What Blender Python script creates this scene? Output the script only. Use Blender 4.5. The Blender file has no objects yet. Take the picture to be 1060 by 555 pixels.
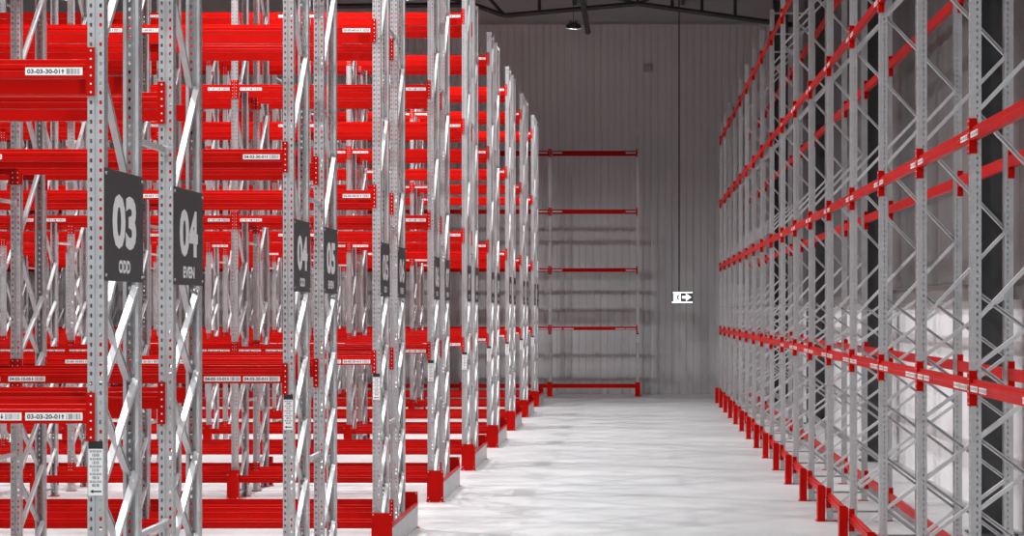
import bpy, bmesh, math, random
from mathutils import Vector, Matrix
random.seed(7)
S = bpy.context.scene
COL = S.collection
PI = math.pi
H = 2.72            # eye height
F = 2096.0          # focal length in pixels of the 1060 px wide frame
VX, VY = 658.0, 322.0

# ------------------------------------------------------------------ materials
def mat(name, col, rough=.5, metal=0.0, spec=.5, noise=0.0, nscale=6.0, stretch=(1, 1, 1), bump=0.0, coat=0.0):
    m = bpy.data.materials.new(name); m.use_nodes = True
    nt = m.node_tree; b = nt.nodes['Principled BSDF']
    b.inputs['Base Color'].default_value = (*col, 1)
    b.inputs['Roughness'].default_value = rough
    b.inputs['Metallic'].default_value = metal
    b.inputs['Specular IOR Level'].default_value = spec
    b.inputs['Coat Weight'].default_value = coat
    b.inputs['Coat Roughness'].default_value = .15
    if noise or bump:
        tc = nt.nodes.new('ShaderNodeTexCoord'); mp = nt.nodes.new('ShaderNodeMapping')
        mp.inputs['Scale'].default_value = stretch
        n = nt.nodes.new('ShaderNodeTexNoise'); n.inputs['Scale'].default_value = nscale; n.inputs['Detail'].default_value = 5
        nt.links.new(tc.outputs['Object'], mp.inputs['Vector']); nt.links.new(mp.outputs[0], n.inputs['Vector'])
        if noise:
            r = nt.nodes.new('ShaderNodeValToRGB')
            r.color_ramp.elements[0].position = .3; r.color_ramp.elements[1].position = .7
            r.color_ramp.elements[0].color = (*[c*(1-noise) for c in col], 1)
            r.color_ramp.elements[1].color = (*[min(1, c*(1+noise)) for c in col], 1)
            nt.links.new(n.outputs['Fac'], r.inputs['Fac']); nt.links.new(r.outputs['Color'], b.inputs['Base Color'])
        if bump:
            bp = nt.nodes.new('ShaderNodeBump'); bp.inputs['Strength'].default_value = bump; bp.inputs['Distance'].default_value = .01
            nt.links.new(n.outputs['Fac'], bp.inputs['Height']); nt.links.new(bp.outputs['Normal'], b.inputs['Normal'])
    return m
def emit(name, col, k):
    m = bpy.data.materials.new(name); m.use_nodes = True
    b = m.node_tree.nodes['Principled BSDF']
    b.inputs['Base Color'].default_value = (*col, 1)
    b.inputs['Emission Color'].default_value = (*col, 1); b.inputs['Emission Strength'].default_value = k
    return m
GALV = mat('galvanised_steel', (.48, .483, .487), .38, .55, .5, .07, 9)
BRACE = mat('bright_zinc', (.58, .58, .585), .42, .3, .5, .05, 8)
RED = mat('red_enamel', (.48, .005, .003), .34, 0, .05, .05, 5)
WHITE = mat('label_white', (.80, .80, .79), .55)
BLACK = mat('print_black', (.012, .012, .013), .5)
SIGN = mat('sign_grey', (.052, .053, .055), .5, 0, .4, .04, 4)
SIGNTXT = mat('sign_lettering', (.90, .90, .90), .5)
PANEL = mat('pale_sheet', (.62, .62, .62), .4, 0, .5, .05, 4)
DARK = mat('dark_steel', (.035, .036, .038), .45, 0, .4, .1, 3)
COLUMN = mat('column_paint', (.05, .052, .055), .4, 0, .5, .1, 2)
LAMPM = mat('lamp_black', (.02, .02, .022), .4)
GLOW = emit('lamp_diffuser', (1, .97, .92), .4)
EXITW = emit('exit_white', (1, 1, 1), 1.6)
EXITG = mat('exit_grey', (.20, .21, .20), .5)
BOXM = mat('box_grey', (.16, .16, .16), .5)
JBOX = mat('junction_grey', (.38, .38, .38), .5)
PALEBOX = mat('pale_box', (.75, .75, .75), .5)
LEDGE = mat('ledge_steel', (.22, .205, .20), .4, .2)

# ------------------------------------------------------------------ mesh builder
class MB:
    def __init__(s): s.v = []; s.f = []; s.m = []
    def face(s, pts, mi=0):
        n = len(s.v); s.v += [tuple(p) for p in pts]; s.f.append(tuple(range(n, n+len(pts)))); s.m.append(mi)
    def box(s, a, b, mi=0):
        x0, y0, z0 = a; x1, y1, z1 = b; n = len(s.v)
        s.v += [(x0,y0,z0),(x1,y0,z0),(x1,y1,z0),(x0,y1,z0),(x0,y0,z1),(x1,y0,z1),(x1,y1,z1),(x0,y1,z1)]
        for q in ((0,3,2,1),(4,5,6,7),(0,1,5,4),(1,2,6,5),(2,3,7,6),(3,0,4,7)):
            s.f.append(tuple(n+i for i in q)); s.m.append(mi)
    def prism(s, prof, p0, ax, u, w, L, mi=0, caps=True):
        """closed 2-D profile (a,b)->p0+a*u+b*w swept along ax by L"""
        ax, u, w, p0 = Vector(ax), Vector(u), Vector(w), Vector(p0); n = len(s.v); k = len(prof)
        for t in (0, L):
            for a, b in prof: s.v.append(tuple(p0+ax*t+u*a+w*b))
        for i in range(k):
            j = (i+1) % k
            s.f.append((n+i, n+j, n+k+j, n+k+i)); s.m.append(mi)
        if caps:
            s.f.append(tuple(n+i for i in reversed(range(k)))); s.m.append(mi)
            s.f.append(tuple(n+k+i for i in range(k))); s.m.append(mi)
    def tube(s, p0, p1, r, seg=10, mi=0, r1=None):
        p0, p1 = Vector(p0), Vector(p1); d = (p1-p0); L = d.length; d.normalize()
        u = d.orthogonal().normalized(); w = d.cross(u); r1 = r if r1 is None else r1; n = len(s.v)
        for p, rr in ((p0, r), (p1, r1)):
            for i in range(seg):
                a = 2*PI*i/seg; s.v.append(tuple(p+u*rr*math.cos(a)+w*rr*math.sin(a)))
        for i in range(seg):
            j = (i+1) % seg; s.f.append((n+i, n+j, n+seg+j, n+seg+i)); s.m.append(mi)
        s.f.append(tuple(n+i for i in reversed(range(seg)))); s.m.append(mi)
        s.f.append(tuple(n+seg+i for i in range(seg))); s.m.append(mi)
    def channel(s, p0, p1, width, depth, t, side, mi=0):
        """a folded C strip from p0 to p1; its web is turned towards 'side'"""
        p0, p1 = Vector(p0), Vector(p1); d = p1-p0; L = d.length; d.normalize()
        w = Vector(side); w = (w-d*w.dot(d)).normalized(); u = d.cross(w)
        a, b = width/2, depth
        l = .008
        prof = [(-a, 0), (a, 0), (a, -b), (a-l, -b), (a-l, -b+t), (a-t, -b+t), (a-t, -t), (-a+t, -t), (-a+t, -b+t), (-a+l, -b+t), (-a+l, -b), (-a, -b)]
        n0 = len(s.f)
        s.prism(prof, p0, d, u, w, L, mi)
    def add(s, verts, faces, fn, mi=0):
        n = len(s.v); s.v += [tuple(fn(p)) for p in verts]
        for f in faces: s.f.append(tuple(n+i for i in f)); s.m.append(mi)
    def mesh(s, name, mats, bevel=0, smooth=False):
        me = bpy.data.meshes.new(name); me.from_pydata(s.v, [], s.f)
        for m in mats: me.materials.append(m)
        me.polygons.foreach_set('material_index', s.m)
        bm = bmesh.new(); bm.from_mesh(me)
        bmesh.ops.recalc_face_normals(bm, faces=bm.faces)
        if bevel:
            es = [e for e in bm.edges if len(e.link_faces) == 2 and e.calc_face_angle(0) > .6]
            bmesh.ops.bevel(bm, geom=es, offset=bevel, segments=1, affect='EDGES', clamp_overlap=True)
        bm.to_mesh(me); bm.free(); me.update()
        return me

def link(name, me, parent=None, loc=(0, 0, 0), rz=0.0, label=None, stuff=False):
    o = bpy.data.objects.new(name, me); COL.objects.link(o)
    o.location = loc; o.rotation_euler = (0, 0, rz)
    if parent: o.parent = parent
    if label: o['label'] = label
    if stuff: o['kind'] = 'stuff'
    return o
def tag(o, label, cat, group=None):
    o['label'] = label; o['category'] = cat; o['kind'] = 'thing'
    if group: o['group'] = group
    return o
def struct(name, mb, mats, bevel=0):
    o = link(name, mb.mesh(name, mats, bevel)); o['kind'] = 'structure'; return o

# ------------------------------------------------------------------ lettering
_tc = {}
def text_mesh(t, bold=0.0):
    if (t, bold) in _tc: return _tc[(t, bold)]
    c = bpy.data.curves.new('lettering', 'FONT'); c.body = t; c.size = 1; c.resolution_u = 3; c.offset = bold
    o = bpy.data.objects.new('lettering', c); COL.objects.link(o)
    bpy.context.view_layer.update()
    dg = bpy.context.evaluated_depsgraph_get()
    me = bpy.data.meshes.new_from_object(o.evaluated_get(dg))
    v = [p.co.copy() for p in me.vertices]; f = [tuple(p.vertices) for p in me.polygons]
    bpy.data.objects.remove(o); bpy.data.curves.remove(c); bpy.data.meshes.remove(me)
    x0 = min(p.x for p in v); x1 = max(p.x for p in v); y0 = min(p.y for p in v); y1 = max(p.y for p in v)
    v = [((p.x-x0)/(x1-x0), (p.y-y0)/(y1-y0)) for p in v]
    _tc[(t, bold)] = (v, f); return v, f
def put_text(mb, t, x, z, w, h, y, mi, bold=.02):
    """lettering facing -y, fitted into the rectangle x..x+w, z..z+h"""
    v, f = text_mesh(t, bold)
    mb.add(v, f, lambda p: (x+p[0]*w, y, z+p[1]*h), mi)
def barcode(mb, x, z, w, h, y, mi, n, seed):
    r = random.Random(seed); t = 0
    ws = [r.choice((1, 1, 2, 3)) for _ in range(2*n)]; k = w/sum(ws)
    for i, q in enumerate(ws):
        if i % 2 == 0: mb.face([(x+t, y, z), (x+t+q*k, y, z), (x+t+q*k, y, z+h), (x+t, y, z+h)], mi)
        t += q*k

# ------------------------------------------------------------------ rack parts
BAY, PW, PD, FD, TOPZ = 2.80, .09, .08, .84, 8.29
LV = (.37, 2.215, 4.085, 5.955, 7.825)
def post_mesh():
    # open perforated channel: lip, side, face with two rows of slots and a groove, side, lip
    path = [(.020, PD, 0), (0, PD, 0), (0, .056, 1), (0, .044, 0), (0, 0, 0), (.0115, 0, 1), (.0255, 0, 0), (.038, 0, 0), (.041, .005, 0),
            (.049, .005, 0), (.052, 0, 0), (.0645, 0, 1), (.0785, 0, 0), (PW, 0, 0), (PW, .044, 1), (PW, .056, 0), (PW, PD, 0), (PW-.020, PD, 0)]
    pitch, hh = .0525, .021
    zs = [.008]; hole = []
    z = .06
    while z+hh < TOPZ-.02:
        zs += [z, z+hh]; z += pitch
    zs.append(TOPZ)
    bm = bmesh.new()
    rows = [[bm.verts.new((x, y, zz)) for x, y, _ in path] for zz in zs]
    for i in range(len(zs)-1):
        for j in range(len(path)-1):
            if path[j][2] and i % 2 == 1: continue
            bm.faces.new((rows[i][j], rows[i][j+1], rows[i+1][j+1], rows[i+1][j]))
    bmesh.ops.recalc_face_normals(bm, faces=bm.faces)
    bmesh.ops.solidify(bm, geom=bm.faces[:], thickness=.0022)
    me = bpy.data.meshes.new('post'); bm.to_mesh(me); bm.free(); me.materials.append(GALV); return me
M_POST = post_mesh()

def brace_list():
    L = []
    fy, ry = .055, FD-.055
    z = 2.66; front = True
    while z+.77 < TOPZ-.1:
        L.append(((fy if front else ry, z), (ry if front else fy, z+.77))); z += .77; front = not front
    for k in range(5):
        a = .16+.54*k
        L.append(((fy, a), (ry, a+.54))); L.append(((ry, a), (fy, a+.54)))
    L.append(((fy, .12), (ry, .12))); L.append(((fy, TOPZ-.06), (ry, TOPZ-.06)))
    return L
def add_brace(mb, b, i):
    (y0, z0), (y1, z1) = b
    x = PW/2 + (.043 if (z1-z0)*(y1-y0) > 0 else -.043)
    s = 1 if (z1-z0)*(y1-y0) > 0 else -1
    mb.channel((x, y0, z0), (x, y1, z1), .030, .038, .0018, (s, 0, 0))
    for y, z in ((y0, z0), (y1, z1)):
        mb.tube((x-s*.042, y, z), (x+s*.0012, y, z), .008, 6)
BR = brace_list()
M_BRACE = []
for i, b in enumerate(BR):
    mb = MB(); add_brace(mb, b, i); M_BRACE.append(mb.mesh('brace', [BRACE]))
mb = MB()
for i, b in enumerate(BR): add_brace(mb, b, i)
M_BRACING = mb.mesh('bracing', [BRACE])

mb = MB(); mb.box((-.025, -.012, 0), (PW+.025, PD+.05, .008), 0)
for x in (-.012, PW+.012): mb.tube((x, .02, .008), (x, .02, .026), .009, 6, 1)
M_FOOT = mb.mesh('foot_plate', [RED, GALV])

# U shaped guard standing on the floor in front of a post
mb = MB()
t = .006
prof = [(-.04, .015), (-.04, -.085), (PW+.04, -.085), (PW+.04, .015), (PW+.04-t, .015), (PW+.04-t, -.085+t), (-.04+t, -.085+t), (-.04+t, .015)]
prof = [(a, b-.045) for a, b in prof]
mb.prism(prof, (0, 0, .006), (0, 0, 1), (1, 0, 0), (0, 1, 0), .45)
mb.box((-.06, -.15, 0), (PW+.06, -.03, .006))
for x in (-.025, PW+.025):
    mb.tube((x, -.055, .006), (x, -.055, .022), .010, 6, 1)
    for z in (.06, .39): mb.tube((x, -.128, z), (x, -.134, z), .007, 6, 1)
M_GUARD = mb.mesh('post_guard', [RED, BRACE])

BL = BAY-PW
def beam_mb(mb):
    prof = [(-.006, -.105), (-.006, -.066), (-.002, -.062), (-.002, -.058), (-.006, -.054), (-.006, -.032), (-.002, -.028), (.012, -.026), (.012, -.003), (.015, 0), (.046, 0), (.046, -.105)]
    mb.prism(prof, (0, 0, 0), (1, 0, 0), (0, 1, 0), (0, 0, 1), BL)
def conn_mb(mb, right, mi=0, m2=1):
    s = 1 if right else -1; x = BL if right else 0
    a, b = sorted((x, x+s*.042))
    mb.box((a, -.011, -.20), (b, -.006, .063), mi)          # hook plate on the face of the post
    c, d = sorted((x-s*.006, x))
    mb.box((c, -.011, -.20), (d, .048, .063), mi)           # flange welded to the beam
    for z in (.045, .0, -.045, -.09, -.135, -.18):
        mb.tube((x+s*.021, -.011, z), (x+s*.021, -.0125, z), .0055, 6, m2)
mb = MB(); beam_mb(mb); M_BEAM = mb.mesh('beam', [RED], .0012)
mb = MB(); conn_mb(mb, True); M_CR = mb.mesh('end_connector', [RED, WHITE])
mb = MB(); conn_mb(mb, False); M_CL = mb.mesh('end_connector', [RED, WHITE])
mb = MB(); beam_mb(mb); conn_mb(mb, True); conn_mb(mb, False); M_BEAM_FAR = mb.mesh('beam', [RED, WHITE])

_lc = {}
def label_mesh(txt, up):
    key = (txt, up)
    if key in _lc: return _lc[key]
    mb = MB(); mb.box((0, -.0012, 0), (.31, 0, .042), 0)
    y = -.0016
    if txt: put_text(mb, txt, .010, .0085, .178, .025, y, 1, .028)
    else: barcode(mb, .012, .010, .175, .022, y, 1, 9, 5)
    c = .203
    if up: pts = [(c-.003, .008), (c+.003, .008), (c+.003, .022), (c+.009, .022), (c, .034), (c-.009, .022), (c-.003, .022)]
    else: pts = [(c-.003, .034), (c-.003, .020), (c-.009, .020), (c, .008), (c+.009, .020), (c+.003, .020), (c+.003, .034)]
    mb.face([(a, y, b) for a, b in pts], 1)
    barcode(mb, .222, .006, .078, .030, y, 2, 13, sum(map(ord, txt or 'x')))
    _lc[key] = mb.mesh('location_label', [WHITE, BLACK, BOXM]); return _lc[key]
def placard_mesh(aisle, bay, written):
    mb = MB(); w, h = .078, .295
    mb.box((0, -.002, 0), (w, 0, h), 0)
    y = -.0025
    mb.face([(.0, y, h-.042), (w, y, h-.042), (w, y, h), (0, y, h)], 1)
    for k in range(5):
        z = h-.062-k*.041
        if written: put_text(mb, '%s-%s-%d0-01' % (aisle, bay, 5-k), .007, z, .064, .013, y, 1, .02)
        else: barcode(mb, .007, z, .064, .012, y, 1, 7, k)
        barcode(mb, .02, z-.022, .040, .017, y, 2, 10, k+3)
    z = .022
    mb.face([(a, y, b) for a, b in ((.008, z), (.026, z-.011), (.026, z-.004), (.070, z-.004), (.070, z+.004), (.026, z+.004), (.026, z+.011))], 1)
    return mb.mesh('location_placard', [WHITE, BLACK, BOXM])
M_PLAC = placard_mesh('00', '00', False)
mb = MB(); gap = .786
mb.prism([(-.014, -.016), (.014, -.016), (.014, .016), (-.014, .016)], (0, 0, 0), (0, 1, 0), (1, 0, 0), (0, 0, 1), gap)
for y in (0, gap-.004): mb.box((-.02, y, -.03), (.02, y+.004, .03))
M_SPACER = mb.mesh('row_spacer', [BRACE])

def rack(label, loc, rz, bays, d, near, aisle=None, labels=False, guards='front', label_bays=99, spacer=False, cap=None, blank=False, plac=(), txt=True):
    """one run of pallet racking. Local frame: its face looks to -y; frames follow each other along x in direction d."""
    root = bpy.data.objects.new('pallet_rack', None); COL.objects.link(root)
    root.location = loc; root.rotation_euler = (0, 0, rz)
    tag(root, label, 'rack', 'pallet rack rows')
    far_br = MB(); far_bm = MB()
    for n in range(bays+1):
        x = d*BAY*n - (PW if d < 0 else 0)
        fr = bpy.data.objects.new('upright_frame', None); COL.objects.link(fr); fr.parent = root; fr.location = (x, 0, 0)
        link('post', M_POST, fr); link('post', M_POST, fr, (PW, FD, 0), PI)
        link('foot_plate', M_FOOT, fr); link('foot_plate', M_FOOT, fr, (PW, FD, 0), PI)
        if n < near:
            for me in M_BRACE: link('brace', me, fr)
        elif cap is None: link('bracing', M_BRACING, fr)
        else: far_br.add([v.co for v in M_BRACING.vertices], [p.vertices for p in M_BRACING.polygons], lambda p, x=x: (p[0]+x, p[1], p[2]))
        if guards and not (guards == 'inner' and n == 0): link('post_guard', M_GUARD, fr)
        if plac == 'all' or n in plac:
            me = placard_mesh(aisle, '%02d' % (3+n), True) if (aisle and txt and n == 0) else M_PLAC
            link('location_placard', me, fr, (.006, -.001, 1.72))
        if spacer:
            for z in (1.40, 3.72, 6.05): link('row_spacer', M_SPACER, fr, (PW/2, FD, z))
    for n in range(bays):
        x = (d*BAY*n-BAY) if d < 0 else (d*BAY*n+PW)
        for li, z in enumerate(LV):
            for front in (True, False):
                full = n < near
                if cap is not None and not front and n >= cap:
                    far_bm.add([v.co for v in M_BEAM_FAR.vertices], [p.vertices for p in M_BEAM_FAR.polygons], lambda p, x=x, z=z: (x+BL-p[0], FD-p[1], z+p[2])); continue
                bmo = link('beam', M_BEAM if full else M_BEAM_FAR, root, (x, 0, z) if front else (x+BL, FD, z), 0 if front else PI)
                if full:
                    link('end_connector', M_CR, bmo); link('end_connector', M_CL, bmo)
                if front and labels and li > 0 and n < label_bays:
                    t = lambda lev, pos: ('%s-%02d-%d0-%02d' % (aisle, 3+n, lev, pos)) if (aisle and txt and not blank) else ''
                    y, zz = -.0062, -.088
                    if li == 1:
                        for k, (lev, up, pos, xx) in enumerate(((2, 1, 1, BL-.335), (1, 0, 1, BL-.665), (2, 1, 5, .02), (1, 0, 5, .40))):
                            link('location_label', label_mesh(t(lev, pos), up), bmo, (xx, y, zz))
                    else:
                        for lev, pos, xx in ((li+1, 1, BL-.335), (li+1, 5, .035)):
                            link('location_label', label_mesh(t(lev, pos), 1), bmo, (xx, y, zz))
    if far_br.f: link('bracing', far_br.mesh('bracing', [BRACE]), root, stuff=True)
    if far_bm.f: link('beam', far_bm.mesh('beam', [RED]), root, stuff=True)
    return root

# ------------------------------------------------------------------ rows on the left
XE = -2.88
ROWS = [10.97, 17.05, 22.85, 28.9, 34.6, 40.4, 46.1, 51.8, 57.5]
BAYS = [2, 2, 3, 3, 4, 4, 5, 6, 6]
ORD = ['nearest', 'second', 'third', 'fourth', 'fifth', 'sixth', 'seventh', 'eighth', 'ninth']
M_SIGN = {}
def sign_text(mb, num, word):
    pass
def barrier_meshes():
    a = MB(); a.box((0, -.006, .006), (.235, 0, .45)); a.box((-.0, -.05, 0), (.26, .05, .006))
    for x, z in ((.02, .43), (.215, .06), (.215, .43), (.02, .06)): a.tube((x, -.006, z), (x, -.010, z), .008, 6, 1)
    for x in (.04, .2): a.tube((x, -.03, .006), (x, -.03, .02), .009, 6, 1)
    L = 2.66
    b = MB(); b.box((.2265, .002, .012), (.2325, L-.002, .300))
    c = MB(); c.prism([(.200, .305), (.236, .305), (.236, .285), (.240, .285), (.240, .312), (.200, .312)], (0, .0, 0), (0, 1, 0), (1, 0, 0), (0, 0, 1), L)
    return a.mesh('end_plate', [RED, BRACE]), b.mesh('side_panel', [PANEL]), c.mesh('top_rail', [RED]), L
M_EP, M_SP, M_TR, BLEN = barrier_meshes()

def make_sign(num, word, y0):
    t = bpy.data.objects.new('aisle_sign', None); COL.objects.link(t)
    t.location = (XE+.0045, y0-.0, 2.885); t.rotation_euler = (0, 0, PI/2)      # local x runs away from the viewer, local -y looks to the aisle
    W, Hh = .86, .615
    mb = MB(); mb.box((0, 0, 0), (W, .003, Hh))
    link('sign_plate', mb.mesh('sign_plate', [SIGN], .0008), t)
    mb = MB()
    put_text(mb, num, .165, .18, .53, .305, -.0012, 0, .042)
    link('number', mb.mesh('number', [SIGNTXT]), t, label='pale grey digits')
    mb = MB()
    w = .26 if len(word) == 3 else .33
    put_text(mb, word, .43-w/2, .045, w, .075, -.0012, 0, .05)
    link('word', mb.mesh('word', [SIGNTXT]), t, label='pale grey capital letters')
    for x in (.03, W-.03):
        for z in (.03, Hh-.03):
            mb = MB(); mb.tube((x, 0, z), (x, -.006, z), .009, 8); link('bolt', mb.mesh('bolt', [BRACE]), t)
    k = int(num)-3 if word == 'ODD' else int(num)-4
    tag(t, 'dark grey sign reading %s %s on the end of the %s rack pair' % (num, word, ORD[k]), 'sign', 'aisle signs on the rack ends')

for i, (y, nb) in enumerate(zip(ROWS, BAYS)):
    a, b = '%02d' % (3+i), '%02d' % (4+i)
    nr = 99 if i < 4 else 0
    rack('front row of the %s left-hand rack pair, its end carrying the %s ODD sign' % (ORD[i], a), (XE, y, 0), 0, nb, -1, nr, a, labels=True, guards='inner',
         label_bays=99 if i < 4 else 2, spacer=True, plac='all', txt=i < 3)
    rack('back row of the %s left-hand rack pair, its end carrying the %s EVEN sign' % (ORD[i], b), (XE, y+2.48, 0), PI, nb, 1, nr, b, guards='inner')
    make_sign(a, 'ODD', y-.01); make_sign(b, 'EVEN', y+2.48-FD-.01)
    t = bpy.data.objects.new('end_barrier', None); COL.objects.link(t); t.location = (XE-PW, y-.09, 0)
    link('end_plate', M_EP, t); link('end_plate', M_EP, t, (0, BLEN, 0))
    link('side_panel', M_SP, t, label='pale grey panel'); link('top_rail', M_TR, t)
    tag(t, 'low red and pale barrier at the aisle end of the %s left-hand rack pair' % ORD[i], 'barrier', 'end barriers of the rack pairs')

# ------------------------------------------------------------------ row at the back wall, row on the right
rack('single rack row standing against the ribbed back wall', (.11, 64.5, 0), 0, 8, -1, 0, None, labels=True, label_bays=2, blank=True, plac=(0, 1))
rack('long rack row along the right wall facing the open aisle', (2.48, 12.19, 0), -PI/2, 17, -1, 5, None, labels=True, label_bays=8, blank=True, cap=3)

# ------------------------------------------------------------------ the hall
XL, XR, YB, YF, ZC = -34.0, 4.8, 66.4, -14.0, 13.2
def floor_mat():
    m = mat('polished_concrete', (.6, .6, .6), .38, 0, .5)
    nt = m.node_tree; b = nt.nodes['Principled BSDF']
    tc = nt.nodes.new('ShaderNodeTexCoord')
    def noise(sc, st, det):
        mp = nt.nodes.new('ShaderNodeMapping'); mp.inputs['Scale'].default_value = st
        n = nt.nodes.new('ShaderNodeTexNoise'); n.inputs['Scale'].default_value = sc; n.inputs['Detail'].default_value = det
        nt.links.new(tc.outputs['Object'], mp.inputs['Vector']); nt.links.new(mp.outputs[0], n.inputs['Vector']); return n
    n1 = noise(.55, (1, .5, 1), 6); n2 = noise(2.2, (1, .6, 1), 8)
    mx = nt.nodes.new('ShaderNodeMix'); mx.inputs[0].default_value = .4
    nt.links.new(n1.outputs['Fac'], mx.inputs[2]); nt.links.new(n2.outputs['Fac'], mx.inputs[3])
    r = nt.nodes.new('ShaderNodeValToRGB')
    r.color_ramp.elements[0].position = .30; r.color_ramp.elements[0].color = (.46, .46, .465, 1)
    r.color_ramp.elements[1].position = .62; r.color_ramp.elements[1].color = (.58, .58, .58, 1)
    nt.links.new(mx.outputs[0], r.inputs['Fac']); nt.links.new(r.outputs['Color'], b.inputs['Base Color'])
    return m
mb = MB(); mb.box((XL, YF, -.2), (XR+.3, YB+.3, 0)); struct('floor', mb, [floor_mat()])

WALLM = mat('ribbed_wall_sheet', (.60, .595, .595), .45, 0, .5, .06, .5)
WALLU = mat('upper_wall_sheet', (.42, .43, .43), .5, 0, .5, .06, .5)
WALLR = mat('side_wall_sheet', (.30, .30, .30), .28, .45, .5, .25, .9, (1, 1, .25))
PLINTH = mat('pale_plinth', (.88, .88, .88), .5, 0, .5, .05, .8)
CEILM = mat('roof_sheet', (.16, .16, .165), .6, 0, .3, .1, .3)
mb = MB()
def ribbed(mb, x0, x1, z0, z1, y, pitch=.235):
    x = x0; prof = []
    while x < x1:
        prof += [(x, y), (x+pitch*.70, y), (x+pitch*.78, y+.028), (x+pitch*.92, y+.028)]; x += pitch
    prof += [(x1, y), (x1, y+.15), (x0, y+.15)]
    mb.prism(prof, (0, 0, z0), (0, 0, 1), (1, 0, 0), (0, 1, 0), z1-z0)
ribbed(mb, XL, XR, 0, 12.15, YB); w = struct('wall_back', mb, [WALLM])
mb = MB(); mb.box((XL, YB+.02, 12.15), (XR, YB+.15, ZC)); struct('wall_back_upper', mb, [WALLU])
mb = MB(); mb.box((XL, YB-.03, 12.10), (XR, YB+.0, 12.16)); struct('trim_1', mb, [WALLU])
mb = MB(); mb.box((XR, 8, 2.9), (XR+.2, YB+.15, ZC))
y = 8
while y < YB-1:
    mb.box((XR-.012, y, 3.15), (XR, y+1.14, ZC)); y += 1.15
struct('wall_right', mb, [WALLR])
mb = MB(); mb.box((XR-.05, 8, 0), (XR+.2, YB+.15, 2.9)); struct('wall_right_plinth', mb, [PLINTH])
mb = MB(); mb.box((XR-.22, 8, 2.86), (XR, YB, 3.1)); struct('trim_2', mb, [LEDGE], .01)
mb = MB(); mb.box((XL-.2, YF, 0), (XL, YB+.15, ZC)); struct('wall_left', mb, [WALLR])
mb = MB(); mb.box((XL-.2, -4, ZC), (XR+.2, YB+.3, ZC+.2))
struct('ceiling', mb, [CEILM])
# steel columns along the right wall
for yc in (24.7, 36.7, 48.7, 60.7):
    mb = MB(); x0, x1 = 4.12, 4.56
    mb.box((x0, yc-.19, .02), (x0+.025, yc+.19, ZC)); mb.box((x1-.025, yc-.19, .02), (x1, yc+.19, ZC)); mb.box((x0, yc-.012, .02), (x1, yc+.012, ZC))
    mb.box((x0-.06, yc-.26, 0), (x1+.06, yc+.26, .025))
    struct('column', mb, [COLUMN])
# roof truss before the back wall
def px(x, y, Y): return ((x-VX)*Y/F, Y, H+(VY-y)*Y/F)
mb = MB(); YT = 61.0
pts = [(150, 13.2), (300, 11.0), (440, 4), (523, 17), (660, 5), (790, 24)]
P = [(-9.6, YT, 11.9), (-4.9, YT, 11.95), (-3.95, YT, 11.62), (.06, YT, 11.98), (3.85, YT, 11.45), (XR, YT, 11.33)]
for a, b in zip(P, P[1:]): mb.tube(a, b, .075, 8)
for x, z in ((-4.9, 11.95), (-2.9, 11.71), (.06, 11.98), (2.0, 11.7), (3.0, 11.57), (1.1, 11.83)): mb.tube((x, YT, z), (x, YT, ZC), .05, 8)
for (x0, z0), (x1, z1) in (((-3.95, 11.62), (-4.9, 12.7)), ((-3.95, 11.62), (-9.0, ZC)), ((.06, 11.98), (-2.9, 12.8)), ((.06, 11.98), (3.0, ZC))): mb.tube((x0, YT, z0), (x1, YT, z1), .05, 8)
struct('truss', mb, [DARK])
for k, xp in enumerate((-2.0, 1.55)):
    mb = MB(); mb.box((xp-.06, 40, 12.75), (xp+.06, YB, 12.95)); struct('purlin', mb, [DARK])

# ------------------------------------------------------------------ things on the end wall and below the roof
mb = MB(); mb.tube((-1.55, 40, 11.78), (-1.55, 65.6, 11.78), .085, 14); 
o = link('roof_pipe', mb.mesh('roof_pipe', [DARK]))
mb = MB(); mb.tube((-1.55, 65.6, 11.78), (-1.55, 65.7, 11.78), .10, 14); link('end_cap', mb.mesh('end_cap', [LEDGE]), o)
mb = MB()
for yy in (46, 56, 64): mb.tube((-1.55, yy, 11.85), (-1.55, yy, ZC), .012, 6)
link('hanger_rod', mb.mesh('hanger_rod', [DARK]), o)
tag(o, 'dark pipe under the roof with capped end near the back wall', 'pipe')

YX = 64.8
t = bpy.data.objects.new('exit_sign', None); COL.objects.link(t); t.location = (1.49, YX, 2.98)
mb = MB(); mb.box((-.33, 0, 0), (.33, .05, .36)); link('housing', mb.mesh('housing', [BOXM], .006), t)
mb = MB()
mb.box((-.33, -.006, .0), (.33, -.001, .04)); mb.box((-.30, -.006, .315), (.33, -.001, .345)); mb.box((-.28, -.006, .04), (-.05, -.001, .315))
link('lit_panel', mb.mesh('lit_panel', [EXITW]), t, label='glowing white panel')
mb = MB()
for q in ([(-.20, .07), (-.17, .07), (-.135, .15), (-.155, .17)], [(-.11, .07), (-.08, .09), (-.13, .17), (-.16, .16)], [(-.175, .15), (-.135, .15), (-.11, .235), (-.16, .245)],
          [(-.155, .235), (-.21, .20), (-.205, .18), (-.145, .215)], [(-.12, .23), (-.085, .18), (-.075, .195), (-.11, .245)]):
    mb.face([(a, -.0075, b) for a, b in q])
mb.face([(-.125+.026*math.cos(a*PI/5), -.0075, .272+.026*math.sin(a*PI/5)) for a in range(10)])
link('running_figure', mb.mesh('running_figure', [EXITG]), t, label='grey running figure')
mb = MB(); mb.face([(a, -.0065, b) for a, b in ((.0, .14), (.12, .14), (.12, .06), (.29, .18), (.12, .30), (.12, .22), (.0, .22))])
link('arrow', mb.mesh('arrow', [EXITW]), t, label='glowing white arrow pointing right')
mb = MB(); mb.tube((-.10, .025, .36), (-.10, .025, ZC-2.98), .022, 8); link('hanging_rod', mb.mesh('hanging_rod', [DARK]), t)
tag(t, 'lit exit sign with running figure and right arrow by the back wall', 'sign')

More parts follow.
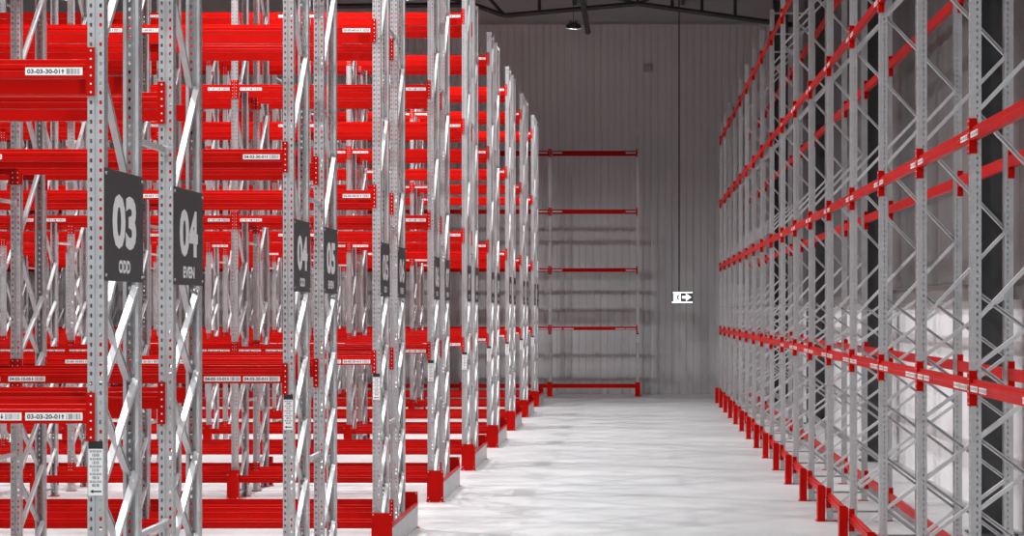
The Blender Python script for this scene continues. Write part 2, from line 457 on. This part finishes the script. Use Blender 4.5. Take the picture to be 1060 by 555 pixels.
mb = MB(); mb.box((-.15, 0, 0), (.15, .1, .26)); mb.box((-.12, -.02, .03), (.12, 0, .2))
o = link('junction_box', mb.mesh('junction_box', [JBOX], .008), None, (.40, YB-.10, 10.55))
tag(o, 'small grey box fixed high on the back wall', 'box')

mb = MB(); mb.box((0, 0, 0), (.52, .22, .68)); 
o = link('bright_patch_box', mb.mesh('bright_patch_box', [PALEBOX], .01), None, (3.08, YB-.22, 2.92))  # guessed box, added to stand in for an unidentified bright patch
mb = MB(); mb.box((.03, -.012, .03), (.49, 0, .65)); d_ = link('box_front', mb.mesh('box_front', [PALEBOX], .004), o)
mb = MB(); mb.box((.44, -.024, .30), (.46, -.012, .38)); link('box_tab', mb.mesh('box_tab', [BOXM]), d_)
tag(o, 'pale stand-in box for a bright patch on the back wall behind the right rack', 'cabinet')

M_ = {}
LK = .235
mb = MB(); mb.tube((0, 0, .09), (0, 0, .14), .20, 24, 0, .10)
for k in range(24):                                   # deep rim around the lit disc
    a, b = 2*PI*k/24, 2*PI*(k+1)/24; c = lambda r, t, z: (r*math.cos(t), r*math.sin(t), z)
    mb.face([c(.20, a, 0), c(.20, b, 0), c(.20, b, .09), c(.20, a, .09)]); mb.face([c(.19, b, 0), c(.19, a, 0), c(.19, a, .09), c(.19, b, .09)])
    mb.face([c(.19, a, 0), c(.19, b, 0), c(.20, b, 0), c(.20, a, 0)])
for k in range(12):
    a = 2*PI*k/12; mb.box((.10*math.cos(a)-.008, .10*math.sin(a)-.008, .15), (.10*math.cos(a)+.008, .10*math.sin(a)+.008, .22))
M_['housing'] = mb.mesh('housing', [LAMPM])
mb = MB(); mb.tube((0, 0, .06), (0, 0, .089), .10, 24); M_['diffuser'] = mb.mesh('diffuser', [GLOW])
mb = MB(); mb.tube((0, 0, .15), (0, 0, ZC-10.4), .008, 6); M_['cable'] = mb.mesh('hanging_cable', [LAMPM])
def lamp(x, y, power, label, group=None, size=.14):
    t = bpy.data.objects.new('high_bay_lamp', None); COL.objects.link(t); t.location = (x, y, 10.4)
    link('housing', M_['housing'], t); link('diffuser', M_['diffuser'], t); link('hanging_cable', M_['cable'], t)
    tag(t, label, 'lamp', group)
    L = bpy.data.lights.new('lamp_light', 'AREA'); L.shape = 'DISK'; L.size = size; L.energy = power*LK; L.color = (.96, .985, 1); L.spread = PI*150/180
    o = bpy.data.objects.new('lamp_light', L); COL.objects.link(o); o.location = (x, y, 10.4+.05)
lamp(-1.69, 55, 1150, 'round black lamp hanging before the back wall')
for yy in (43, 31, 19, 7): lamp(-1.66, yy, 1500, 'round black lamp hanging above the main aisle', 'lamps above the main aisle')
for i in range(9):
    ya = ROWS[i]-2.0
    for xa in (-5.6, -14.0):
        if xa < -.33*ya-6: continue
        lamp(xa, ya, 1900, 'round black lamp hanging above a cross aisle between racks', 'lamps above the rack aisles')

# ------------------------------------------------------------------ light from the open front of the hall, camera
w = bpy.data.worlds.new('World'); S.world = w; w.use_nodes = True
w.node_tree.nodes['Background'].inputs[0].default_value = (.95, .97, 1, 1)
w.node_tree.nodes['Background'].inputs[1].default_value = .8

cam = bpy.data.cameras.new('Camera'); co = bpy.data.objects.new('Camera', cam); COL.objects.link(co)
co.location = (0, 0, H); co.rotation_euler = (PI/2, 0, 0)
cam.sensor_width = 36; cam.sensor_fit = 'HORIZONTAL'; cam.lens = F/1060*36
cam.shift_x = -(VX-530)/1060; cam.shift_y = (VY-277.5)/1060
cam.clip_end = 300
S.camera = co
S.view_settings.view_transform = 'Standard'; S.view_settings.look = 'None'
S.view_settings.gamma = 1; S.view_settings.use_curve_mapping = False
S.view_settings.exposure = 0.0
S.cycles.use_denoising = True
S.cycles.max_bounces = 8
